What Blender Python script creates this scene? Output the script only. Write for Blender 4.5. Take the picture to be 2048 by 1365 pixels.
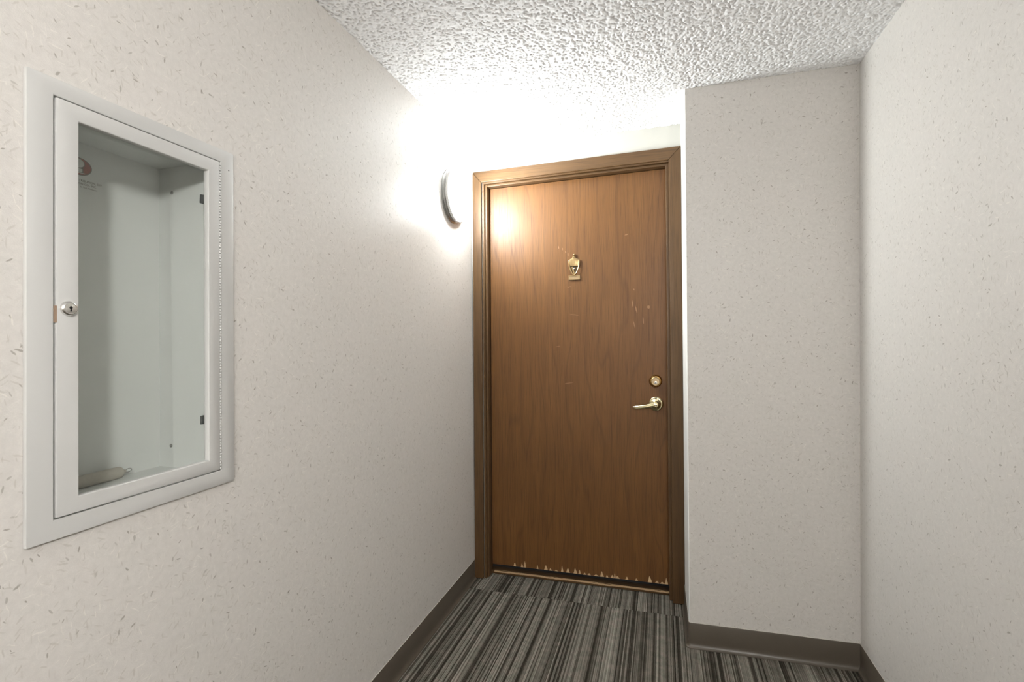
import bpy, bmesh, math, random
import numpy as np
from mathutils import Vector, Matrix
random.seed(7)
S = bpy.context.scene
for o in list(bpy.data.objects): bpy.data.objects.remove(o)
COL = S.collection

# ---------------------------------------------------------------- camera
FPX = 1019.8
cam = bpy.data.cameras.new('camera'); co = bpy.data.objects.new('camera', cam); COL.objects.link(co)
cam.sensor_width = 36.0; cam.lens = FPX/2048*36.0; cam.clip_start = 0.02
yaw, pitch, roll = 0.28583, -0.0026, -0.0103
f_ = Vector((-math.sin(yaw)*math.cos(pitch), math.cos(yaw)*math.cos(pitch), math.sin(pitch)))
r0 = f_.cross(Vector((0, 0, 1))).normalized(); u0 = r0.cross(f_)
r_ = r0*math.cos(roll)+u0*math.sin(roll); u_ = -r0*math.sin(roll)+u0*math.cos(roll)
M = Matrix((r_, u_, -f_)).transposed().to_4x4(); M.translation = Vector((1.03816, 0, 1.36182))
co.matrix_world = M
S.camera = co

# ---------------------------------------------------------------- world, exposure
W = bpy.data.worlds.new('world'); S.world = W; W.use_nodes = True
W.node_tree.nodes['Background'].inputs[0].default_value = (0.75, 0.85, 1.0, 1)
W.node_tree.nodes['Background'].inputs[1].default_value = 0.01
S.view_settings.view_transform = 'Standard'; S.view_settings.look = 'None'
S.view_settings.gamma = 1; S.view_settings.use_curve_mapping = False
S.view_settings.exposure = 1.5
LAMP_NEAR = 54.0      # emission of the sconce in view
LAMP_FILL = 116.0     # emission of the unseen sconces added behind the viewer as fill light

# ---------------------------------------------------------------- room numbers (metres)
D, P, XP, XW, YF = 2.748, 2.3688, 1.142, 1.8094, -3.6
HB = 0.109
def ZC(x, y): return 2.44+0.01573*x-0.00072*(y-D)
def XR(y, z): return XP-0.0049*(y-P)
def YP(x): return P+0.024*(x-XP)
def XRW(y, z): return XW+0.00517*(z-1.2)-0.00172*(y-P)

# ---------------------------------------------------------------- helpers
def new_obj(name, me, mats=None, parent=None):
    o = bpy.data.objects.new(name, me); COL.objects.link(o)
    if mats is not None and me is not None:
        for m in (mats if isinstance(mats, (list, tuple)) else [mats]): me.materials.append(m)
    if parent: o.parent = parent
    return o
def empty(name, loc=(0, 0, 0)):
    o = bpy.data.objects.new(name, None); COL.objects.link(o); o.location = loc; o.empty_display_size = .05
    return o
def tag(o, label=None, cat=None, kind=None, group=None):
    if label: o['label'] = label
    if cat: o['category'] = cat
    if kind: o['kind'] = kind
    if group: o['group'] = group
    return o
class MB:
    """collects shapes for one mesh"""
    def __init__(s): s.v = []; s.f = []; s.m = []; s.uv = []
    def add(s, V, F, mi=0, UV=None):
        b = len(s.v); s.v += [tuple(v) for v in V]
        for i, f in enumerate(F):
            s.f.append([b+k for k in f]); s.m.append(mi); s.uv.append(UV[i] if UV else None)
        return s
    def box(s, x0, x1, y0, y1, z0, z1, mi=0):
        V = [(x, y, z) for z in (z0, z1) for y in (y0, y1) for x in (x0, x1)]
        F = [(0, 2, 3, 1), (4, 5, 7, 6), (0, 1, 5, 4), (2, 6, 7, 3), (0, 4, 6, 2), (1, 3, 7, 5)]
        return s.add(V, F, mi)
    def lathe(s, prof, n, mi=0, axis='z', c=(0, 0, 0), caps=True):
        """prof: list of (radius, height along axis)"""
        V = []; F = []
        for r, h in prof:
            for k in range(n):
                a = 2*math.pi*k/n; p, q = r*math.cos(a), r*math.sin(a)
                V.append({'z': (p, q, h), 'x': (h, p, q), 'y': (q, h, p)}[axis])
        V = [(v[0]+c[0], v[1]+c[1], v[2]+c[2]) for v in V]
        for i in range(len(prof)-1):
            for k in range(n):
                k2 = (k+1) % n; F.append((i*n+k, i*n+k2, (i+1)*n+k2, (i+1)*n+k))
        if caps:
            F.append(tuple(reversed(range(n)))); F.append(tuple(range((len(prof)-1)*n, len(prof)*n)))
        return s.add(V, F, mi)
    def prism(s, poly, lo, hi, axis='y', mi=0):
        """poly 2-D outline extruded from lo to hi; axis y: (x,z), axis x: (y,z), axis z: (x,y)"""
        def P3(p, h): return {'y': (p[0], h, p[1]), 'x': (h, p[0], p[1]), 'z': (p[0], p[1], h)}[axis]
        n = len(poly); V = [P3(p, lo) for p in poly]+[P3(p, hi) for p in poly]
        F = [tuple(range(n)), tuple(range(2*n-1, n-1, -1))]+[(i, i+n, (i+1) % n+n, (i+1) % n) for i in range(n)]
        return s.add(V, F, mi)
    def sweep(s, path, rad, n=10, mi=0, closed=False):
        """round tube along 3-D points; rad scalar or list of (a,b) half sizes"""
        pts = [Vector(p) for p in path]; V = []; F = []; N = len(pts)
        up = Vector((0.13, 0.21, 0.97))
        for i, p in enumerate(pts):
            a = pts[(i-1) % N] if (closed or i > 0) else p; b = pts[(i+1) % N] if (closed or i < N-1) else p
            t = (b-a).normalized(); q = t.cross(up).normalized(); w = q.cross(t)
            ra, rb = (rad[i] if isinstance(rad, list) else (rad, rad))
            for k in range(n):
                g = 2*math.pi*k/n; V.append(p+q*ra*math.cos(g)+w*rb*math.sin(g))
        for i in range(N if closed else N-1):
            j = (i+1) % N
            for k in range(n):
                k2 = (k+1) % n; F.append((i*n+k, i*n+k2, j*n+k2, j*n+k))
        if not closed: F.append(tuple(reversed(range(n)))); F.append(tuple(range((N-1)*n, N*n)))
        return s.add(V, F, mi)
    def build(s, name, mats, parent=None, smooth=False, bevel=0, warp=None, fix=True, origin=None):
        me = bpy.data.meshes.new(name)
        V = [warp(*v) for v in s.v] if warp else s.v
        if origin: V = [(v[0]-origin[0], v[1]-origin[1], v[2]-origin[2]) for v in V]
        me.from_pydata(V, [], s.f)
        for p, mi in zip(me.polygons, s.m): p.material_index = mi; p.use_smooth = smooth
        if any(u is not None for u in s.uv):
            ul = me.uv_layers.new(name='metres')
            for p, u in zip(me.polygons, s.uv):
                if u:
                    for li, c in zip(p.loop_indices, u): ul.data[li].uv = c
        if fix or bevel:
            bm = bmesh.new(); bm.from_mesh(me)
            if bevel:
                bmesh.ops.bevel(bm, geom=[e for e in bm.edges if len(e.link_faces) == 2 and e.calc_face_angle(0) > .5],
                                offset=bevel, segments=2, affect='EDGES', profile=.5, clamp_overlap=True)
            if fix: bmesh.ops.recalc_face_normals(bm, faces=bm.faces)
            bm.to_mesh(me); bm.free()
        if smooth:
            try: me.set_sharp_from_angle(angle=math.radians(38))
            except Exception: pass
        o = new_obj(name, me, mats, parent)
        if origin: o.location = origin
        return o

# ---------------------------------------------------------------- materials
class NT:
    def __init__(s, name):
        s.mat = bpy.data.materials.new(name); s.mat.use_nodes = True; s.t = s.mat.node_tree; s.n = s.t.nodes
        s.b = s.n['Principled BSDF']
    def node(s, typ, **kw):
        n = s.n.new(typ)
        for k, v in kw.items():
            if k.startswith('i_'):
                n.inputs[k[2:].replace('_', ' ')].default_value = v
            else: setattr(n, k, v)
        return n
    def L(s, a, b): s.t.links.new(a, b); return s
    def math(s, op, a, b=None, c=None, clamp=False):
        n = s.n.new('ShaderNodeMath'); n.operation = op; n.use_clamp = clamp
        for i, v in enumerate((a, b, c)):
            if v is None: continue
            if isinstance(v, (int, float)): n.inputs[i].default_value = v
            else: s.L(v, n.inputs[i])
        return n.outputs[0]
    def mix(s, fac, a, b, typ='MIX'):
        n = s.n.new('ShaderNodeMix'); n.data_type = 'RGBA'; n.blend_type = typ
        for k, v in ((0, fac), (6, a), (7, b)):
            if isinstance(v, (int, float)): n.inputs[k].default_value = v
            elif isinstance(v, tuple): n.inputs[k].default_value = v if len(v) == 4 else v+(1,)
            else: s.L(v, n.inputs[k])
        return n.outputs[2]
    def ramp(s, fac, stops, interp='LINEAR'):
        n = s.n.new('ShaderNodeValToRGB'); cr = n.color_ramp; cr.interpolation = interp
        while len(cr.elements) < len(stops): cr.elements.new(.5)
        for e, (p, c) in zip(cr.elements, stops):
            e.position = p; e.color = c if len(c) == 4 else tuple(c)+(1,)
        s.L(fac, n.inputs[0]); return n.outputs[0]
    def smooth(s, v, lo, hi, a=0., b=1.):
        n = s.n.new('ShaderNodeMapRange'); n.interpolation_type = 'SMOOTHSTEP'
        s.L(v, n.inputs[0])
        for i, k in enumerate((lo, hi, a, b)): n.inputs[i+1].default_value = k
        return n.outputs[0]
    def mapping(s, vec, scale=(1, 1, 1), rot=(0, 0, 0), loc=(0, 0, 0)):
        n = s.n.new('ShaderNodeMapping'); s.L(vec, n.inputs[0])
        n.inputs['Scale'].default_value = scale; n.inputs['Rotation'].default_value = rot; n.inputs['Location'].default_value = loc
        return n.outputs[0]
    def noise(s, vec, scale, detail=2, rough=.5, dist=0., dim='3D'):
        n = s.n.new('ShaderNodeTexNoise'); n.noise_dimensions = dim
        s.L(vec, n.inputs['Vector']); n.inputs['Scale'].default_value = scale; n.inputs['Detail'].default_value = detail
        n.inputs['Roughness'].default_value = rough; n.inputs['Distortion'].default_value = dist
        return n.outputs[0]
    def bump(s, h, strength, dist, normal=None):
        n = s.n.new('ShaderNodeBump'); n.inputs['Strength'].default_value = strength; n.inputs['Distance'].default_value = dist
        s.L(h, n.inputs['Height'])
        if normal: s.L(normal, n.inputs['Normal'])
        s.L(n.outputs[0], s.b.inputs['Normal']); return n.outputs[0]
    def set(s, **kw):
        for k, v in kw.items():
            i = s.b.inputs[k.replace('_', ' ')]
            if isinstance(v, (int, float)): i.default_value = v
            elif isinstance(v, tuple): i.default_value = v if len(v) == 4 or len(v) != 3 else v+(1,)
            else: s.L(v, i)
        return s

def plain(name, col, rough=.5, metal=0., noise=0.04, nscale=40., spec=.5, bump=0.):
    t = NT(name); tc = t.node('ShaderNodeTexCoord').outputs['Object']
    n = t.noise(tc, nscale, 3)
    d = tuple(c*(1-noise) for c in col); l = tuple(min(1, c*(1+noise)) for c in col)
    t.set(Base_Color=t.mix(n, d, l), Metallic=metal, Specular_IOR_Level=spec)
    t.set(Roughness=t.smooth(n, 0, 1, rough*.85, rough*1.15))
    if bump: t.bump(n, bump, .002)
    return t.mat

def mat_wallpaper():
    t = NT('fleck_wallpaper'); uv = t.node('ShaderNodeUVMap', uv_map='metres').outputs[0]
    base = (0.625, 0.60, 0.567)
    cloud = t.noise(uv, 70, 4, .65); fine = t.noise(uv, 420, 2, .6); big = t.noise(uv, 9, 3)
    col = t.mix(t.smooth(cloud, .25, .75), tuple(c*.93 for c in base), tuple(c*1.05 for c in base))
    col = t.mix(t.smooth(fine, .3, .7, 0, .35), col, tuple(c*.88 for c in base))
    col = t.mix(t.smooth(big, .3, .7, 0, .25), col, (0.63, 0.595, 0.57))
    hsum = None
    # wispy fibres pressed into the paper: long thin flecks in several directions
    w = t.noise(uv, 60, 1)
    warp = t.node('ShaderNodeVectorMath', operation='ADD'); t.L(uv, warp.inputs[0])
    sc = t.node('ShaderNodeVectorMath', operation='SCALE'); comb = t.node('ShaderNodeCombineXYZ')
    t.L(w, comb.inputs[0]); t.L(t.noise(t.mapping(uv, loc=(3, 5, 0)), 60, 1), comb.inputs[1])
    t.L(comb.outputs[0], sc.inputs[0]); sc.inputs['Scale'].default_value = .007
    t.L(sc.outputs[0], warp.inputs[1])
    def flecks(density, sx, sy, ang, seed, keep, lo, hi):
        rot = t.mapping(warp.outputs[0], rot=(0, 0, ang), loc=(seed*3.1, seed*1.7, 0))
        st = t.mapping(rot, scale=(density*sx, density*sy, 1))
        v = t.node('ShaderNodeTexVoronoi', voronoi_dimensions='2D'); t.L(st, v.inputs['Vector']); v.inputs['Scale'].default_value = 1
        sep = t.node('ShaderNodeSeparateColor'); t.L(v.outputs['Color'], sep.inputs[0])
        on = t.smooth(sep.outputs[0], keep, keep+.02)
        size = t.math('MULTIPLY_ADD', sep.outputs[1], hi-lo, lo)
        d = t.math('ADD', t.math('DIVIDE', v.outputs['Distance'], size), t.math('MULTIPLY', t.math('SUBTRACT', fine, .5), .9))
        return t.math('MULTIPLY', t.smooth(d, .62, 1.08, 1, 0), on), sep.outputs[2]
    dark = (0.225, 0.20, 0.165); light = (0.80, 0.765, 0.70)
    for i, (a, den) in enumerate(((.25, 42), (1.0, 46), (1.75, 40), (2.5, 44))):
        m, rnd = flecks(den, .42, 1.25, a, 1+i, .80, .04, .13)
        col = t.mix(t.math('MULTIPLY', m, t.smooth(rnd, 0, 1, .15, .70)), col, dark)
        hsum = m if hsum is None else t.math('ADD', hsum, m)
    for i, (a, den) in enumerate(((.05, 46), (.7, 50), (1.4, 48), (2.2, 46), (2.8, 50))):
        m, rnd = flecks(den, .22, 2.1, a, 11+i, .66, .05, .14)
        col = t.mix(t.math('MULTIPLY', m, t.smooth(rnd, 0, 1, .04, .42)), col, light)
    for i, (a, den) in enumerate(((.5, 60), (1.5, 66), (2.4, 60))):
        m, rnd = flecks(den, .3, 1.6, a, 31+i, .5, .06, .2)
        col = t.mix(t.math('MULTIPLY', m, t.smooth(rnd, 0, 1, .1, .4)), col, (0.40, 0.365, 0.32))
    t.set(Base_Color=col, Roughness=t.smooth(cloud, .2, .8, .36, .5), Specular_IOR_Level=.42)
    h = t.math('ADD', t.math('MULTIPLY', cloud, .6), t.math('MULTIPLY', fine, .5))
    t.bump(h, .45, .0012)
    return t.mat

def mat_wood(name, dark, mid, light, rough=.36, along='z', gscale=1., lines=.5):
    t = NT(name); tc = t.node('ShaderNodeTexCoord').outputs['Object']
    if along == 'x': tc = t.mapping(tc, rot=(0, math.pi/2, 0))
    g = t.mapping(tc, scale=(1, 1, .10))
    wob = t.noise(t.mapping(tc, scale=(1, 1, .14)), 3.6*gscale, 2, .55)
    # cathedral figure from distorted bands
    x = t.node('ShaderNodeSeparateXYZ'); t.L(tc, x.inputs[0])
    ph = t.math('ADD', t.math('MULTIPLY', x.outputs[0], 9*gscale), t.math('MULTIPLY', wob, 5.0))
    band = t.math('PINGPONG', t.math('MULTIPLY', ph, 3.2), 1.0)
    fine = t.noise(t.mapping(tc, scale=(1, 1, .03)), 190*gscale, 3, .65)
    med = t.noise(g, 26*gscale, 3, .55)
    big = t.noise(tc, 1.6, 2)
    col = t.ramp(med, [(.25, mid), (.75, light)])
    col = t.mix(t.smooth(big, .3, .7, 0, .35), col, mid)
    col = t.mix(t.math('MULTIPLY', t.smooth(band, .80, 1.0), lines*.55), col, dark)
    col = t.mix(t.smooth(fine, .46, .72, 0, .5), col, dark)
    t.set(Base_Color=col, Roughness=t.smooth(fine, .3, .7, rough, rough+.12), Specular_IOR_Level=.36)
    t.bump(t.math('SUBTRACT', med, t.math('MULTIPLY', fine, .9)), .22, .0012)
    return t.mat

def mat_carpet():
    t = NT('striped_carpet'); tc = t.node('ShaderNodeTexCoord').outputs['Object']
    rnd = t.node('ShaderNodeObjectInfo').outputs['Random']
    sep = t.node('ShaderNodeSeparateXYZ'); t.L(tc, sep.inputs[0])
    x = t.math('ADD', sep.outputs[0], t.math('MULTIPLY', rnd, 7.0))
    # wiggle of the tufted rows
    wig = t.noise(t.mapping(tc, scale=(40, 55, 1)), 1, 2)
    xx = t.math('ADD', x, t.math('MULTIPLY', t.math('SUBTRACT', wig, .5), .0022))
    def stripes(w, off):
        c = t.math('FLOOR', t.math('DIVIDE', t.math('ADD', xx, off), w))
        wn = t.node('ShaderNodeTexWhiteNoise', noise_dimensions='1D'); t.L(c, wn.inputs['W']); return wn.outputs['Value'], wn.outputs['Color']
    s1, c1 = stripes(.0052, 0.31); s2, c2 = stripes(.0115, .13); s3, c3 = stripes(.0027, .77); s4, _ = stripes(.055, .21)
    base = t.math('ADD', t.math('ADD', t.math('MULTIPLY', s3, .26), t.math('MULTIPLY', s2, .20)), t.math('MULTIPLY', s4, .06))
    s5, _ = stripes(.0078, .53)
    line = t.math('MULTIPLY', t.smooth(s1, .22, .30), t.smooth(s5, .10, .14))          # dark yarn rows
    v = t.math('ADD', t.math('MULTIPLY', line, .26), t.math('ADD', base, .10))
    tuft = t.noise(t.mapping(tc, scale=(1, .55, 1)), 620, 2, .7)
    patch = t.noise(tc, 22, 3, .6)
    vv = t.math('ADD', v, t.math('MULTIPLY', t.math('SUBTRACT', tuft, .5), .62))
    vv = t.math('ADD', vv, t.math('MULTIPLY', t.math('SUBTRACT', patch, .5), .25))
    col = t.ramp(vv, [(.22, (.017, .014, .010)), (.40, (.052, .045, .035)), (.58, (.118, .108, .090)), (.72, (.20, .187, .160)), (.95, (.40, .38, .335))])
    tint = t.mix(t.smooth(patch, .4, .65), (.98, 1.0, .97), (1.06, .98, .97))
    col = t.mix(1.0, col, tint, 'MULTIPLY')
    t.set(Base_Color=col, Roughness=.95, Specular_IOR_Level=.15)
    t.bump(t.math('ADD', v, t.math('MULTIPLY', tuft, .8)), .55, .003)
    return t.mat

def mat_ceiling():
    t = NT('popcorn_ceiling'); tc = t.node('ShaderNodeTexCoord').outputs['Object']
    n = t.noise(tc, 300, 2); n2 = t.noise(tc, 95, 3, .6)
    t.set(Base_Color=t.mix(n, (.86, .86, .865), (.93, .93, .935)), Roughness=.85, Specular_IOR_Level=.2)
    t.bump(t.math('ADD', t.math('MULTIPLY', n2, .3), n), .3, .002)
    return t.mat

def mat_glass():
    t = NT('cabinet_glass'); n = t.n
    tr = n.new('ShaderNodeBsdfTransparent'); tr.inputs[0].default_value = (.905, .915, .905, 1)
    gl = n.new('ShaderNodeBsdfGlossy'); gl.inputs['Roughness'].default_value = .015; gl.inputs[0].default_value = (.95, 1, .96, 1)
    fr = n.new('ShaderNodeFresnel'); fr.inputs[0].default_value = 1.62
    bf = t.node('ShaderNodeNewGeometry').outputs['Backfacing']; fac = t.math('MULTIPLY', fr.outputs[0], t.math('SUBTRACT', 1.0, bf))
    ms = n.new('ShaderNodeMixShader'); t.L(fac, ms.inputs[0]); t.L(tr.outputs[0], ms.inputs[1]); t.L(gl.outputs[0], ms.inputs[2])
    t.L(ms.outputs[0], n['Material Output'].inputs[0]); return t.mat

def mat_emit(name, col, strength):
    t = NT(name); t.set(Base_Color=(.9, .9, .88), Roughness=.3, Emission_Color=col, Emission_Strength=strength)
    return t.mat

WALLPAPER = mat_wallpaper()
CREAM = plain('cream_paint', (.50, .49, .45), .5, noise=.02, nscale=30, bump=.05)
WHITEPAINT = plain('white_paint', (.80, .80, .78), .5, noise=.02, nscale=30, bump=.05)
DOORWOOD = mat_wood('stained_oak_veneer', (.042, .017, .0042), (.108, .045, .0115), (.160, .071, .019), .40)
CASEWOOD = mat_wood('stained_casing_wood', (.035, .017, .0062), (.082, .042, .0155), (.125, .068, .027), .38, lines=.2)
CASEWOODX = mat_wood('stained_head_wood', (.035, .017, .0062), (.082, .042, .0155), (.125, .068, .027), .38, along='x', lines=.2)
RAWWOOD = plain('raw_chipped_wood', (.52, .36, .20), .8, noise=.2, nscale=200)
CARPET = mat_carpet()
CEIL = mat_ceiling()
VINYL = plain('taupe_vinyl_base', (.088, .072, .055), .34, noise=.05, nscale=14)
VINYLTOP = plain('vinyl_edge_caulk', (.45, .42, .37), .6, noise=.05)
SLAB = plain('floor_slab', (.2, .2, .2), .9)
WHITEMETAL = plain('white_enamel', (.515, .512, .497), .38, noise=.015, nscale=8)
BOXMETAL = plain('cabinet_interior_enamel', (.76, .765, .75), .5, noise=.03, nscale=10)
CHROME = plain('chrome', (.75, .74, .72), .14, 1., noise=.05, nscale=90)
STEEL = plain('brushed_steel', (.42, .41, .40), .36, 1., noise=.1, nscale=60)
DARK = plain('keyhole_black', (.008, .008, .008), .8)
CLIPM = plain('dark_clip', (.06, .06, .06), .5)
BRASS = plain('aged_brass', (.40, .24, .075), .27, 1., noise=.16, nscale=120)
BRASSP = plain('polished_brass', (.62, .54, .34), .13, 1., noise=.06, nscale=80)
GAPDARK = plain('knocker_gap_dark', (.09, .06, .03), .5, .7, noise=.1, nscale=60)  # dark tone painted in for the knocker's open gap
BRASST = plain('tan_brass', (.44, .33, .20), .34, 1., noise=.06, nscale=200)
BRASSK = plain('knocker_brass', (.42, .30, .15), .30, 1., noise=.05, nscale=60)
NICKEL = plain('brushed_nickel', (.36, .355, .345), .30, 1., noise=.08, nscale=50)
OPAL = mat_emit('opal_glass_lit', (.955, 1.0, .995, 1), LAMP_NEAR)
OPALFILL = mat_emit('opal_glass_fill', (1.0, .992, .965, 1), LAMP_FILL)
GLASS = mat_glass()
GREYBAR = plain('grey_cardboard', (.50, .46, .40), .7, noise=.12, nscale=90)
SCUFF = plain('scuffed_veneer', (.21, .108, .045), .6, noise=.2, nscale=200)
STEELP = plain('satin_steel', (.62, .60, .56), .35, .9, noise=.15, nscale=300)
TAB = plain('bronze_tab', (.36, .25, .18), .45, .3, noise=.15)
REDINK = plain('red_print', (.36, .12, .09), .6)
DARKINK = plain('dark_print', (.22, .19, .16), .6)
PALEINK = plain('pale_print', (.70, .70, .66), .6)

# ---------------------------------------------------------------- floor and carpet tiles
floor = tag(MB().box(-.02, XW+.05, YF-.05, 3.15, -.12, -.007).build('floor', SLAB), 'hallway floor of dark striped carpet tiles', 'floor', 'structure')
T = .64; TL = .92; ys = [2.615]
while ys[-1] > YF: ys.append(ys[-1]-TL)
xs = [0.0, XP-T, XP, XW+.02]
tile_cache = {}
def tile(x0, x1, y0, y1):
    key = (round(x1-x0, 4), round(y1-y0, 4))
    if key not in tile_cache:
        w, h = (x1-x0)/2-.0004, (y1-y0)/2-.0004
        m = MB(); c = .0015
        V = [(-w, -h, -.007), (w, -h, -.007), (w, h, -.007), (-w, h, -.007), (-w, -h, -c), (w, -h, -c), (w, h, -c), (-w, h, -c),
             (-w+c, -h+c, 0), (w-c, -h+c, 0), (w-c, h-c, 0), (-w+c, h-c, 0)]
        F = [(0, 3, 2, 1), (0, 1, 5, 4), (1, 2, 6, 5), (2, 3, 7, 6), (3, 0, 4, 7), (4, 5, 9, 8), (5, 6, 10, 9), (6, 7, 11, 10), (7, 4, 8, 11), (8, 9, 10, 11)]
        m.add(V, F); o = m.build('carpet_tile', CARPET, floor); tile_cache[key] = o.data
    else: o = new_obj('carpet_tile', tile_cache[key], None, floor)
    o.location = ((x0+x1)/2, (y0+y1)/2, 0)
for k in range(2):
    tile(xs[k], xs[k+1]-(.0 if k == 0 else .001), 2.615, 2.8165)
for j in range(len(ys)-1):
    for k in range(3):
        y1 = ys[j]; y0 = max(ys[j+1], YF)
        if k == 2 and j == 0: y1 = P+.012
        tile(xs[k], xs[k+1] if k < 2 else XW-.003, y0, y1)

# ---------------------------------------------------------------- ceiling: sprayed popcorn relief where the photo looks, plainer further back
def ceiling():
    rng = np.random.default_rng(3)
    x0, x1, y0, y1, st = -.004, 1.83, .62, 2.752, .0026
    nx = int((x1-x0)/st)+1; ny = int((y1-y0)/st)+1
    X, Y = np.meshgrid(np.linspace(x0, x1, nx), np.linspace(y0, y1, ny))
    def smoothn(k, seed):
        a = np.random.default_rng(seed).standard_normal((ny, nx))
        for ax in (0, 1):
            w = np.exp(-.5*(np.arange(-3*int(k+1), 3*int(k+1)+1)/k)**2); w /= w.sum()
            a = np.apply_along_axis(lambda r: np.convolve(r, w, 'same'), ax, a)
        return a/a.std()
    pit = (rng.random((ny, nx)) < .075)*rng.uniform(.35, 1.0, (ny, nx))
    w = np.exp(-.5*(np.arange(-4, 5)/1.0)**2)
    for ax in (0, 1): pit = np.apply_along_axis(lambda r: np.convolve(r, w, 'same'), ax, pit)
    h = smoothn(1.3, 1)*.22-np.clip(pit*1.9-.25, 0, 2.2)          # low lumps with scattered pits between them
    Z = ZC(X, Y)-h*.0026-.003
    V = np.stack([X, Y, Z], -1).reshape(-1, 3)
    i = np.arange(ny*nx).reshape(ny, nx)
    F = np.stack([i[:-1, :-1], i[1:, :-1], i[1:, 1:], i[:-1, 1:]], -1).reshape(-1, 4)
    # flat part further back + top skin
    extra = [(x0, YF-.05, ZC(0, YF)), (x1+.03, YF-.05, ZC(1.8, YF)), (x1+.03, y0, ZC(1.8, y0)), (x0, y0, ZC(0, y0))]
    b = len(V); V = np.vstack([V, np.array(extra)])
    me = bpy.data.meshes.new('ceiling')
    me.vertices.add(len(V)); me.vertices.foreach_set('co', V.astype(np.float32).ravel())
    loops = np.concatenate([F.ravel(), np.array([b, b+3, b+2, b+1])])
    me.loops.add(len(loops)); me.loops.foreach_set('vertex_index', loops.astype(np.int32))
    npoly = len(F)+1
    me.polygons.add(npoly); me.polygons.foreach_set('loop_start', (np.arange(npoly)*4).astype(np.int32))
    me.polygons.foreach_set('use_smooth', np.ones(npoly, bool))
    me.update(calc_edges=True); me.validate()
    return tag(new_obj('ceiling', me, CEIL), 'white sprayed popcorn-textured hallway ceiling', 'ceiling', 'structure')
ceiling()

# ---------------------------------------------------------------- cabinet numbers (used for the hole in the left wall)
LEAN = .0111
def cw(x, y, z): return (x, y+LEAN*(z-1.3), z)
CY0, CY1, CZ0, CZ1 = .593, 1.029, 1.017, 1.835       # outer frame
OY0, OY1, OZ0, OZ1 = .634, .990, 1.052, 1.804        # door opening
GY0, GY1, GZ0, GZ1 = .673, .953, 1.084, 1.771        # glass
BD = -.19                                            # back of the box

# ---------------------------------------------------------------- walls
def quad_uv(m, P4, uvf):
    m.add(P4, [(0, 1, 2, 3)], 0, [[uvf(p) for p in P4]])
m = MB(); yz = lambda p: (p[1], p[2])
Yg = [YF-.05, OY0-.006, OY1+.006, D+.4]; Zg = [-.12, OZ0-.006, OZ1+.006, 2.56]
for i in range(3):
    for j in range(3):
        if i == 1 and j == 1: continue
        quad_uv(m, [cw(0, Yg[i+a], Zg[j+b]) if 0 < i+a < 3 and 0 < j+b < 3 else (0, Yg[i+a], Zg[j+b]) for a, b in ((0, 0), (1, 0), (1, 1), (0, 1))], yz)
wl = m.build('wall_left', WALLPAPER, fix=False)
tag(wl, 'left hallway wall in pale fibre-flecked wallpaper', 'wall', 'structure')

m = MB(); y0, y1 = YF-.05, P+.15
P4 = [(XRW(y, z), y, z) for y, z in ((y1, -.12), (y0, -.12), (y0, 2.56), (y1, 2.56))]
quad_uv(m, P4, lambda p: (p[1]+7.3, p[2]+.37))
tag(m.build('wall_right', WALLPAPER, fix=False), 'right hallway wall in pale fibre-flecked wallpaper', 'wall', 'structure')

# projecting wall beside the door: front face, rounded arris and the return into the door recess
m = MB(); r = .006
pts = [(XW+.06, YP(XW+.06))]
pts += [(XP+r, YP(XP+r))]
for k in range(1, 6):
    a = math.pi/2*k/6; pts.append((XP+r-r*math.sin(a), YP(XP)+r-r*math.cos(a)))
pts += [(XP, YP(XP)+r), (XR(D+.02, 0), D+.02)]
u = 0.
for (a, b) in zip(pts[:-1], pts[1:]):
    l = math.hypot(b[0]-a[0], b[1]-a[1])
    V = [(a[0], a[1], -.12), (b[0], b[1], -.12), (b[0], b[1], 2.56), (a[0], a[1], 2.56)]
    m.add(V, [(0, 3, 2, 1)], 0, [[(u+3.1, -.12+.11), (u+3.1, 2.56+.11), (u-l+3.1, 2.56+.11), (u-l+3.1, -.12+.11)]]); u -= l
m.m = [0, 0, 0, 1, 1, 1, 1, 1][:len(m.m)]
o = m.build('wall_end', [WALLPAPER, WHITEPAINT], fix=False, smooth=True)
tag(o, 'projecting wall right of the door in beige flecked wallpaper', 'wall', 'structure')

# door wall: painted, with the door opening
OX0, OX1, OZT = .068, 1.086, 2.252
m = MB()
m.box(-.03, OX0-.004, D, D+.12, -.12, 2.56).box(OX1+.004, XP+.02, D, D+.12, -.12, 2.56).box(OX0-.004, OX1+.004, D, D+.12, OZT+.022, 2.56)
tag(m.build('wall_back', CREAM), 'cream painted wall above and around the wooden door', 'wall', 'structure')
m = MB(); quad_uv(m, [(-.02, YF, -.12), (XW+.06, YF, -.12), (XW+.06, YF, 2.56), (-.02, YF, 2.56)], lambda p: (p[0]+5, p[2]))
tag(m.build('wall_front', WALLPAPER, fix=False), 'flecked wallpaper wall closing the hallway behind the viewer', 'wall', 'structure')

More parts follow.
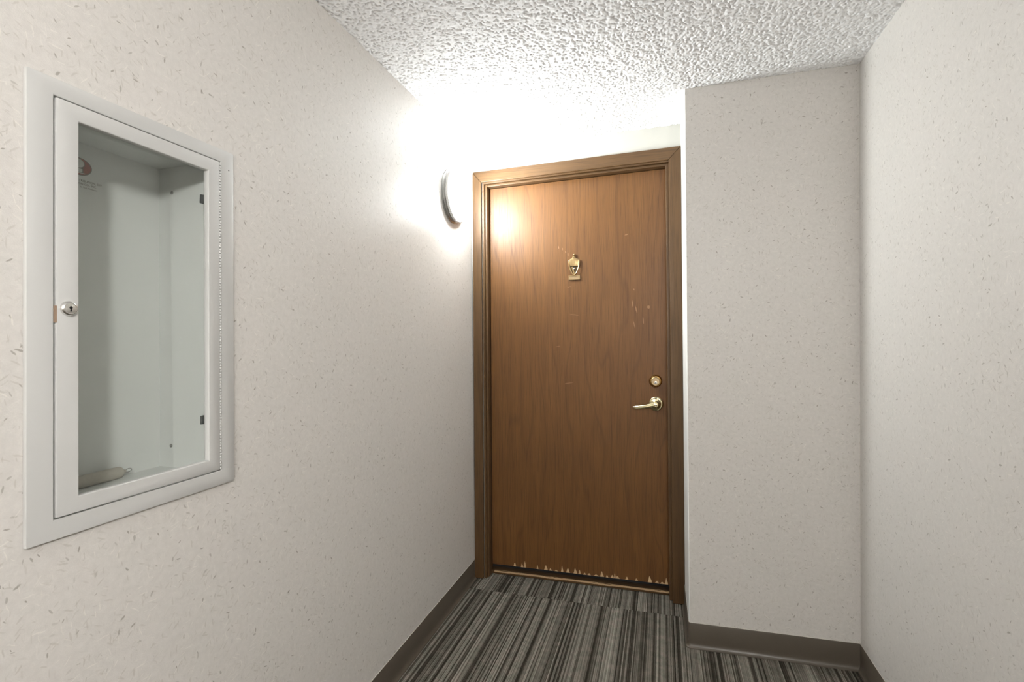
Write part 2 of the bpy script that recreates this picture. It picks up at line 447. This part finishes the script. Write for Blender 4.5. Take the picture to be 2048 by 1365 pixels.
# ---------------------------------------------------------------- cove baseboards
def cove(path, name, label):
    """path: 2-D wall-foot points; wall lies on the left of travel, room on the right"""
    prof = [(0, HB+.001), (.0022, HB), (.0032, HB-.002), (.0032, .030), (.004, .020), (.0065, .011), (.010, .006), (.0135, .0035), (.0142, .001), (.0142, .0002), (0, .0002)]
    n = len(path); nrm = []
    for i in range(n):
        ds = []
        if i > 0: ds.append((Vector(path[i])-Vector(path[i-1])).normalized())
        if i < n-1: ds.append((Vector(path[i+1])-Vector(path[i])).normalized())
        ns = [Vector((d.y, -d.x)) for d in ds]
        b = sum(ns, Vector((0, 0))).normalized(); nrm.append(b/max(.3, b.dot(ns[0])))
    V = []; F = []; k = len(prof); mi = []
    for p, q in zip(path, nrm):
        for (o_, z) in prof: V.append((p[0]+q.x*(o_+.0004), p[1]+q.y*(o_+.0004), z))
    m = MB()
    for i in range(n-1):
        for j in range(k):
            j2 = (j+1) % k
            F.append((i*k+j, i*k+j2, (i+1)*k+j2, (i+1)*k+j)); mi.append(1 if j == 0 else 0)
    F.append(tuple(range(k))); F.append(tuple(range((n-1)*k, n*k))); mi += [0, 0]
    m.add(V, F); m.m = mi
    o = m.build(name, [VINYL, VINYLTOP], smooth=True)
    return tag(o, label, 'baseboard', 'structure')
cove([(0, YF), (0, D-.024)], 'baseboard_left', 'taupe vinyl cove base along the left wall')
ex = YP(XP)
arc = [(XP+.007-.007*math.cos(a), ex+.007-.007*math.sin(a)) for a in [math.pi/2*k/5 for k in range(6)]]
cove([(XR(D, 0), D-.024)]+arc+[(XW-.006, YP(XW-.006))], 'baseboard_back', 'taupe vinyl cove base wrapping the projecting wall corner')
cove([(XRW(P, 0), YP(XW)-.0005), (XRW(YF, 0), YF)], 'baseboard_right', 'taupe vinyl cove base along the right wall')

# ---------------------------------------------------------------- door frame (trim) and door
def dw(x, y, z):
    """the frame has settled: the head rises a little to the right and the hinge side leans"""
    k = z/2.25
    return (x+.009*max(0., 1-x/1.1)*k, y, z+.0185*x*k)
LF = 2.800                                     # front of the door leaf
LX0, LX1, LZ0, LZ1 = .0895, 1.0575, .062, 2.222
fr = tag(empty('trim_1', (0.57, D, 0)), 'dark brown stained wooden frame around the apartment door', 'door frame', 'structure')
FO = (0.57, D, 0)
def fpart(mb, name, mat, bevel=0, smooth=False):
    o = mb.build(name, mat, fr, bevel=bevel, warp=dw, smooth=smooth)
    for v in o.data.vertices: v.co -= Vector(FO)
    return o
CX0, CX1, IX0, IX1, CZT, IZT = .0015, 1.1395, .0535, 1.0795, 2.3165, 2.2545
cas0, cas1 = D-.019, D-.0005
g = .0009
fpart(MB().prism([(CX0, .003), (IX0, .003), (IX0, IZT-g), (CX0, CZT-g)], cas0, cas1), 'casing', CASEWOOD, .0025)
fpart(MB().prism([(IX1, .003), (CX1, .003), (CX1, CZT-g), (IX1, IZT-g)], cas0, cas1), 'casing', CASEWOOD, .0025)
fpart(MB().prism([(CX0, CZT), (IX0, IZT), (IX1, IZT), (CX1, CZT)], cas0, cas1), 'casing', CASEWOODX, .0025)
jx0, jx1, jzt = OX0, OX1, OZT-.006
fpart(MB().box(jx0-.011, jx0, D-.009, D+.11, .004, jzt), 'jamb', CASEWOOD, .0015)
fpart(MB().box(jx1, jx1+.011, D-.009, D+.11, .004, jzt), 'jamb', CASEWOOD, .0015)
fpart(MB().box(jx0-.011, jx1+.011, D-.009, D+.11, jzt+.0005, jzt+.0125), 'jamb', CASEWOODX, .0015)
sx0, sx1, szt = .0805, 1.0640, 2.2335
fpart(MB().box(jx0+.0003, sx0, D+.008, LF-.001, .0045, jzt-.0003), 'door_stop', CASEWOOD, .002)
fpart(MB().box(sx1, jx1-.0003, D+.008, LF-.001, .0045, jzt-.0003), 'door_stop', CASEWOOD, .002)
fpart(MB().box(sx0+.0003, sx1-.0003, D+.008, LF-.001, szt, jzt-.0003), 'door_stop', CASEWOODX, .002)
# worn wooden sill
m = MB(); tx0, tx1 = jx0+.0006, jx1-.0006
m.prism([(2.8175, .0), (2.8175, .012), (2.823, .0165), (2.850, .020), (2.872, .019), (2.872, 0)], tx0, tx1, 'x')
sill = fpart(m, 'sill', CASEWOODX, 0)
m = MB(); n = 60; rng = random.Random(5)
prev = None; V = []; F = []
for i in range(n+1):
    x = tx0+.02+(tx1-tx0-.022)*i/n; w = .0020+.0022*rng.random()*(1+math.sin(i*.37))
    V += [(x, 2.8168, .0118-w*.6), (x, 2.8225+w*.7, .0171+w*.09), (x, 2.8168, .0128)]
for i in range(n): F += [(3*i, 3*i+3, 3*i+5, 3*i+2), (3*i+2, 3*i+5, 3*i+4, 3*i+1)]
m.add(V, F); we = m.build('worn_edge', RAWWOOD, sill, warp=dw)
for v in we.data.vertices: v.co -= Vector(FO)
we['label'] = 'pale worn edge of the sill'

door = tag(empty('door_1', (.57, LF, LZ0)), 'flush brown oak-veneer apartment door with brass hardware', 'door', 'structure')
DO = Vector((.57, LF, LZ0))
def dpart(mb, name, mat, parent=None, bevel=0, smooth=False, label=None, warp=True):
    o = mb.build(name, mat, parent or door, bevel=bevel, smooth=smooth, warp=dw if warp else None)
    for v in o.data.vertices: v.co -= DO
    if label: o['label'] = label
    return o
leaf = dpart(MB().box(LX0-.006, LX1+.008, LF, LF+.044, LZ0, LZ1+.010), 'door_leaf', DOORWOOD, bevel=.0012)
# splintered veneer along the foot of the leaf: bare wood slivers (x from hinge side, width, height)
px = [(1033, 6, 8), (1048.5, 5, 8), (1054.5, 5, 13), (1081, 4, 9), (1098.5, 8, 10), (1108, 6, 5), (1120, 8, 3), (1132, 5, 13), (1143.5, 8, 9),
      (1158.5, 8, 11), (1167, 5, 9), (1177, 6, 4), (1186, 7, 4), (1200, 12, 3), (1211, 8, 11), (1221, 5, 5), (1231, 7, 6), (1236, 4, 11), (1241, 9, 5), (1259, 6, 6), (1277, 6, 5), (1302, 8, 13), (1315, 8, 5), (1325, 10, 4), (1332.5, 6, 13)]
for i, (cx_, w, h) in enumerate(px):
    xw = LX0+(cx_-986.7)/(1335.3-986.7)*(LX1-LX0); ww = w*.00278*.5; hh = h*.0027; z0 = LZ0+.0004
    q = rng.random()
    poly = [(xw-ww, z0), (xw+ww, z0), (xw+ww*.75, z0+hh*.35), (xw+ww*(.3+.3*q), z0+hh*.62), (xw+ww*.2*(q-.3), z0+hh), (xw-ww*.35, z0+hh*.8), (xw-ww*.6, z0+hh*.3)]
    dpart(MB().prism(poly, LF-.0008, LF+.002), 'chipped_veneer', RAWWOOD, leaf)
# scratches and scuffs
for (cx_, cy_, w, h, a) in [(1159, 629, 20, 1.6, -.15), (1128, 494, 2.2, 7, .2), (1136, 497, 1.6, 6, .1), (1147, 508, 2, 8, .1), (1142, 503, 2.2, 3, .6), (1149, 573, 9, 1.2, .3), (1262, 468, 8, 2.5, .2), (1147, 766, 18, 1.5, .08), (1126, 692, 9, 1.2, .1), (1275, 578, 2.4, 4, .2), (1272, 606, 3, 14, .15), (1279, 618, 2.5, 16, .25), (1302, 613, 6, 7, .5), (1292, 640, 2.2, 15, .1), (1275, 648, 2, 16, .25)]:
    x = LX0+(cx_-985)/(1333-985)*(LX1-LX0); zt = LZ1+(0); fr_ = (cx_-985)/348.
    top = 382-41*fr_; bot = 1129+40*fr_; z = LZ0+(bot-cy_)/(bot-top)*(LZ1-LZ0)
    ww, hh = w*.00275/2, h*.0027/2; c, s_ = math.cos(a), math.sin(a)
    poly = [(x+c*u-s_*v, z+s_*u+c*v) for u, v in ((-ww, -hh*.2), (-ww*.3, -hh), (ww*.6, -hh*.7), (ww, hh*.3), (ww*.2, hh), (-ww*.7, hh*.6))]
    dpart(MB().prism(poly, LF-.0003, LF+.001), 'scuff', SCUFF if 'SCUFF' in globals() else RAWWOOD, leaf)

# deadbolt
def at(x, z): return (x, LF, z)
bx, bz = 1.0045, 1.1265
n = 40
dpart(MB().lathe([(.0335, 0), (.0335, -.004), (.0325, -.006), (.0265, -.019), (.0235, -.0205), (.0222, -.0205)], n, 0, 'y', at(bx, bz)), 'deadbolt', BRASS, smooth=True, label='brass deadbolt collar with keyhole')
db = door.children[-1]
dpart(MB().lathe([(.0222, -.018), (.0222, -.0215), (.0208, -.0225), (.0185, -.0220), (.0180, -.0215)], n, 0, 'y', at(bx, bz)), 'cylinder_face', BRASST, db, smooth=True)
dpart(MB().lathe([(.0085, -.0212), (.0085, -.0232), (.0075, -.0238), (.0040, -.0238), (.0036, -.0225)], 24, 0, 'y', at(bx, bz-.0075)), 'plug', CHROME, db, smooth=True)
dpart(MB().box(bx-.0011, bx+.0011, LF-.0242, LF-.022, bz-.0135, bz-.003), 'keyhole', DARK, db)

# lever handle
hx, hz = 1.0055, 1.0065
rs = dpart(MB().lathe([(.0375, 0), (.0375, -.004), (.0362, -.0065), (.030, -.0095), (.0255, -.0100), (.0235, -.0125), (.0165, -.0155), (.0125, -.021), (.0115, -.030)], 48, 0, 'y', at(hx, hz)), 'lever_handle', BRASSP, smooth=True, label='polished brass rosette with lever handle')
path = []; rad = []
for i in range(15):
    t_ = i/14
    path.append((hx+.006-.124*t_**.95, LF-.046-.006*math.sin(t_*math.pi)+.012*t_*t_, hz+.004-.020*t_-.004*math.sin(t_*3.14)))
    rad.append((.0085-.0055*t_, .0125-.0045*t_-.004*max(0, t_-.85)/.15))
dpart(MB().sweep(path, rad, 16), 'lever', BRASSP, rs, smooth=True)
dpart(MB().lathe([(.0120, -.026), (.0135, -.034), (.0140, -.047), (.0130, -.052), (.0100, -.0545), (.0085, -.0545)], 32, 0, 'y', at(hx, hz)), 'lever_neck', BRASSP, rs, smooth=True)
dpart(MB().lathe([(.0060, -.054), (.0055, -.0556), (.0030, -.0560)], 20, 0, 'y', at(hx, hz)), 'lever_plug', CHROME, rs, smooth=True)
dpart(MB().box(hx-.006, hx+.006, LF-.0097, LF-.006, hz+.0265, hz+.0325), 'privacy_slot', CLIPM, rs)

# knocker: urn-shaped plate, swinging striker, little name plate below
kx, kz = .575, 1.7285          # foot of the urn
def kp(u, v): return (kx+u*.00288, kz+v*.00288)
urn = [(-10, 31), (-10.6, 27), (-10, 20), (-9.4, 19.6), (9.4, 19.6), (10, 20), (10.6, 27), (10, 31), (8, 33.2), (4, 34.5), (2.4, 36.5), (2.4, 38), (-2.4, 38), (-2.4, 36.5), (-4, 34.5), (-8, 33.2)]
urn = [(u*.95, v-10.5) for u, v in urn]
kn = dpart(MB().prism([kp(*q) for q in urn], LF-.009, LF), 'door_knocker', BRASSK, bevel=.0015, smooth=True, label='small urn-shaped brass door knocker')
m = MB()
for u in (-6.5, -3.9, -1.3, 1.3, 3.9, 6.5):
    a = kp(u-.55, 9.6); b = kp(u+.55, 21.3-abs(u)*.12); m.box(a[0], b[0], LF-.0104, LF-.0085, a[1], b[1])
dpart(m, 'flute', BRASSK, kn, bevel=.0004)
m = MB()
m.lathe([(.0012, .0), (.0042, .0015), (.0062, .005), (.0066, .008), (.0058, .0115), (.0036, .0138), (.0012, .0145)], 20, 0, 'z', (kx, LF-.0068, kp(0, 28.0)[1]))
m.lathe([(.0055, -.005), (.0062, -.003), (.0062, -.0015), (.005, 0)], 20, 0, 'z', (kx, LF-.0068, kp(0, 28.0)[1]))
dpart(m, 'finial', BRASSK, kn, smooth=True)
L_ = [(-10.4, 21.5), (-11.0, 17), (-10.4, 11), (-8.4, 4.5), (-5.0, -3.5), (-1.6, -7.2), (1.6, -7.2), (5.0, -3.5), (8.4, 4.5), (10.4, 11), (11.0, 17), (10.4, 21.5)]
pth = [(kp(u*.92, v)[0], LF-.0085-.005*max(0, min(1, (12-v)/18)), kp(u, v)[1]) for u, v in L_]
dpart(MB().sweep(pth, [(.0026, .0030)]*12, 10), 'striker', BRASSK, kn, smooth=True)
back = [kp(-8.0, 9.2), kp(8.0, 9.2), kp(4.6, -1.0), kp(1.2, -6), kp(-1.2, -6), kp(-4.6, -1.0)]
dpart(MB().prism(back, LF-.0022, LF), 'gap_plate', GAPDARK, kn, bevel=.0006)  # plate coloured dark in place of the shaded opening inside the striker
dpart(MB().prism([kp(-5.5, 8.4), kp(-2.6, 8.6), kp(.9, -3.0), kp(.2, -6), kp(-1.3, -6)], LF-.0062, LF-.002), 'scroll', BRASSK, kn, bevel=.0012)
dpart(MB().lathe([(.0058, -.002), (.0058, -.0055), (.0046, -.0075), (.003, -.0090), (.0008, -.0096)], 20, 0, 'y', (kx, LF, kp(0, 4.8)[1])), 'viewer', CHROME, kn, smooth=True)
m = MB(); a = kp(-11, -16.5); b = kp(11, -8.2); e = .0034
m.box(a[0], b[0], LF-.008, LF, a[1], a[1]+e).box(a[0], b[0], LF-.008, LF, b[1]-e, b[1]).box(a[0], a[0]+e, LF-.008, LF, a[1]+e, b[1]-e).box(b[0]-e, b[0], LF-.008, LF, a[1]+e, b[1]-e)
dpart(m, 'nameplate', BRASSK, kn)
dpart(MB().box(a[0]+e, b[0]-e, LF-.0015, LF, a[1]+e, b[1]-e), 'name_card', BRASST, kn)

# ---------------------------------------------------------------- recessed cabinet in the left wall
cab = tag(empty('extinguisher_cabinet', (0, .811, CZ0)), 'white recessed extinguisher cabinet with glazed door in the left wall', 'cabinet')
CO = Vector((0, .811, CZ0))
def cpart(mb, name, mat, parent=None, bevel=0, smooth=False, label=None):
    o = mb.build(name, mat, parent or cab, bevel=bevel, smooth=smooth, warp=cw)
    for v in o.data.vertices: v.co -= CO
    if label: o['label'] = label
    return o
# box: five sheet-metal sides
t_ = .0012; m = MB()
m.box(BD-t_, BD, OY0-.004, OY1+.004, OZ0-.004, OZ1+.004)
m.box(BD, -.0005, OY0-.004, OY0-.004+t_, OZ0-.004, OZ1+.004).box(BD, -.0005, OY1+.004-t_, OY1+.004, OZ0-.004, OZ1+.004)
m.box(BD, -.0005, OY0-.004+t_, OY1+.004-t_, OZ0-.004, OZ0-.004+t_).box(BD, -.0005, OY0-.004+t_, OY1+.004-t_, OZ1+.004-t_, OZ1+.004)
body = cpart(m, 'body', BOXMETAL)
# outer frame: one folded ring
m = MB(); fx = .0100
def ring(m, y0, y1, z0, z1, a0, a1, b0, b1, xlo, xhi):
    O = [(y0, z0), (y1, z0), (y1, z1), (y0, z1)]; I = [(a0, b0), (a1, b0), (a1, b1), (a0, b1)]
    V = [(xlo, *p) for p in O]+[(xlo, *p) for p in I]+[(xhi, *p) for p in O]+[(xhi, *p) for p in I]; F = []
    for k in range(4):
        j = (k+1) % 4
        F += [(k, j, 4+j, 4+k), (8+k, 12+k, 12+j, 8+j), (k, 8+k, 8+j, j), (4+k, 4+j, 12+j, 12+k)]
    m.add(V, F)
ring(m, CY0, CY1, CZ0, CZ1, OY0, OY1, OZ0, OZ1, .0003, fx)
cpart(m, 'frame', WHITEMETAL, bevel=.0022, smooth=True)
cpart(MB().lathe([(.0016, .0095), (.0016, fx+.0001)], 12, 0, 'x', (0, 1.0135, 1.789)), 'screw_hole', DARK)
# door
DY0, DY1, DZ0, DZ1 = OY0+.0030, OY1-.0062, OZ0+.0030, OZ1-.0024
m = MB(); ring(m, DY0, DY1, DZ0, DZ1, GY0, GY1, GZ0, GZ1, -.004, fx+.0022)
cdoor = cpart(m, 'cabinet_door', WHITEMETAL, bevel=.0022, smooth=True)
cpart(MB().box(-.0045, -.0015, GY0-.008, GY1+.008, GZ0-.008, GZ1+.008), 'glass_pane', GLASS, cdoor, label='grey-green tinted glass pane')
lx = fx+.0020; ly, lz = .6555, 1.4262
lock = cpart(MB().lathe([(.0138, lx), (.0138, lx+.0022), (.0130, lx+.0042), (.0112, lx+.0066), (.0100, lx+.0072), (.0094, lx+.0072), (.0094, lx+.0060)], 40, 0, 'x', (0, ly, lz)), 'cam_lock', CHROME, cdoor, smooth=True, label='round chrome cam lock')
lk = MB(); lk.lathe([(.0092, lx+.0055), (.0092, lx+.0066), (.0088, lx+.0069)], 32, 0, 'x', (0, ly, lz))
lk.lathe([(.0027, lx+.0066), (.0027, lx+.0072)], 16, 1, 'x', (0, ly, lz+.0014)); lk.prism([(ly-.0009, lz+.001), (ly+.0009, lz+.001), (ly+.0016, lz-.0056), (ly-.0016, lz-.0056)], lx+.0066, lx+.0072, 'x', 1)
cpart(lk, 'lock_plug', [STEELP if 'STEELP' in globals() else CHROME, DARK], cdoor, smooth=True)
cpart(MB().box(.004, fx+.0016, OY0-.0002, DY0+.0012, 1.4005, 1.4305), 'strike_tab', TAB, label='bronze strike tab in the door gap')
# clips holding the glass from behind
for (y, z) in ((GY1-.0050, 1.704), (GY1-.0050, 1.179)):
    cpart(MB().prism([(y, z-.010), (y+.012, z-.011), (y+.012, z+.011), (y+.001, z+.010)], -.010, -.0055, 'x'), 'glass_clip', CLIPM, cdoor)
cpart(MB().prism([(GY0-.010, 1.176), (GY0+.004, 1.176), (GY0, 1.196), (GY0-.010, 1.197)], -.010, -.0055, 'x'), 'glass_clip', CLIPM, cdoor)
# piano hinge: leaf strip and a run of knuckles
m = MB(); z = OZ0+.004; kl = .0067; i = 0; hy = OY1-.0030
m.box(-.002, fx-.001, hy-.0004, hy+.0028, OZ0+.003, OZ1-.003)
while z+kl < OZ1-.003:
    m.lathe([(.0024, z+.0005), (.0030, z+.0009), (.0030, z+kl-.0009), (.0024, z+kl-.0005)], 10, 0, 'z', (fx-.0002, hy+(.0004 if i % 2 else -.0004), 0)); z += kl; i += 1
cpart(m, 'piano_hinge', WHITEMETAL, smooth=True)
# screws on the inner side panel
for (x, z) in ((-.148, 1.7425), (-.152, 1.103)):
    cpart(MB().lathe([(.0045, OY1+.003), (.0045, OY1+.0018), (.003, OY1+.0006), (.0008, OY1+.0002)], 16, 0, 'y', (x, 0, z)), 'screw', STEEL, smooth=True)
# printed maker's mark on the back panel
def text_mesh(txt, size):
    c = bpy.data.curves.new('t', 'FONT'); c.body = txt; c.size = size; c.align_x = 'RIGHT'; c.align_y = 'CENTER'; c.extrude = .00005
    o = bpy.data.objects.new('t', c); COL.objects.link(o)
    me = bpy.data.meshes.new_from_object(o.evaluated_get(bpy.context.evaluated_depsgraph_get()))
    bpy.data.objects.remove(o); bpy.data.curves.remove(c); return me
gy, gz = .8045, 1.7540
def disc(cy, cz, ry, rz, n=40): return [(cy+ry*math.cos(2*math.pi*k/n), cz+rz*math.sin(2*math.pi*k/n)) for k in range(n)]
bx_ = BD
logo = cpart(MB().prism(disc(gy, gz, .0275, .0195), bx_, bx_+.0004, 'x', 0), 'maker_mark', [REDINK], label='round red printed mark on the back panel')
m = MB()
rim = disc(gy, gz, .0275, .0195); rin = disc(gy, gz, .0255, .0180); V = [(bx_+.00055, *p) for p in rim]+[(bx_+.00055, *p) for p in rin]
m.add(V, [(k, (k+1) % 40, 40+(k+1) % 40, 40+k) for k in range(40)])
m.prism(disc(gy-.0035, gz+.0068, .0165, .0115), bx_+.0004, bx_+.0006, 'x')
m.box(bx_+.0004, bx_+.0006, gy-.0165, gy+.0095, gz-.0134, gz+.002)
cpart(m, 'emblem_outline', DARKINK, logo)
m = MB()
m.prism(disc(gy-.0035, gz+.0068, .0150, .0103), bx_+.0006, bx_+.0008, 'x')
m.box(bx_+.0006, bx_+.0008, gy-.0150, gy-.0022, gz-.0122, gz-.0042).box(bx_+.0006, bx_+.0008, gy-.0006, gy+.0075, gz-.0122, gz-.0046)
m.prism([(gy-.018, gz-.0132), (gy+.0150, gz-.0132), (gy+.0120, gz-.0148), (gy-.0150, gz-.0148)], bx_+.0006, bx_+.0008, 'x')
cpart(m, 'emblem_figure', PALEINK, logo)
for txt, size, z, ink, dy in (('DISTRIBUTION, DIV.', .0066, 1.7235, DARKINK, .0500), ('WISON CO., INC.', .0062, 1.7165, DARKINK, .0375), ('St. Paul, Minnesota', .0046, 1.7095, DARKINK, .0385)):
    me = text_mesh(txt, size); me.name = 'lettering'
    for v in me.vertices: v.co = Vector(cw(bx_+.0004+v.co.z, gy+dy+v.co.x, z+v.co.y))-CO
    me.materials.clear(); new_obj('lettering', me, ink, logo)

# the bar lying on the cabinet floor
bar = tag(empty('breaker_bar', (-.168, .78, OZ0)), 'grey tube with a small wire loop lying on the cabinet floor', 'tube')
BO = Vector((-.168, .78, OZ0))
def bpart(mb, name, mat, smooth=True):
    o = mb.build(name, mat, bar, smooth=smooth)
    for v in o.data.vertices: v.co -= BO
    return o
br, bzc = .0135, OZ0-.0025+.0135
bpart(MB().lathe([(.0128, .668), (.0135, .670), (.0135, .872), (.0128, .878), (.009, .882), (.006, .8825)], 28, 0, 'y', (-.172, 0, bzc)), 'tube', GREYBAR)
bpart(MB().lathe([(.0042, .880), (.0042, .889), (.003, .891)], 14, 0, 'y', (-.172, 0, bzc)), 'neck', GREYBAR)
lp = [(-.172+.0010*math.sin(a), .8975+.0075*math.cos(a), bzc+.0002+.0042*math.sin(a)) for a in [2*math.pi*k/16 for k in range(16)]]
bpart(MB().sweep(lp, .0009, 8, closed=True), 'wire_loop', STEEL)

# ---------------------------------------------------------------- wall sconces: one in view, two added out of view as fill
def sconce(loc, rz, opal, label):
    e = tag(empty('wall_sconce', loc), label, 'lamp', group='hallway wall sconces')
    e.rotation_euler = (0, 0, rz)
    R_ = .138
    MB().lathe([(R_, .0003), (R_, .006), (R_-.003, .0075), (R_-.006, .008), (R_-.0065, .012), (R_-.005, .0175), (R_-.0045, .019), (R_-.006, .020), (R_-.004, .022), (R_-.0035, .033), (R_-.006, .0350), (.128, .0350), (.1275, .030)], 72, 0, 'x').build('metal_rim', NICKEL, e, smooth=True)
    prof = [(.1270, .0310)]+[(.1270*math.cos(a), .0330+.056*math.sin(a)) for a in [math.pi/2*k/14 for k in range(14)]]+[(.004, .0889)]
    MB().lathe(prof, 64, 0, 'x').build('glass_dome', opal, e, smooth=True)
    return e
sconce((0, 2.455, 2.107), 0, OPAL, 'lit round wall light with white glass dome beside the wooden door')
sconce((XRW(-1.1, 2.107), -1.1, 2.107), math.pi, OPALFILL, 'added unseen fill light shaped as a round wall light, nearest behind the viewer')
sconce((XRW(-2.9, 2.107), -2.9, 2.107), math.pi, OPALFILL, 'added unseen fill light shaped as a round wall light, far end of the right wall')
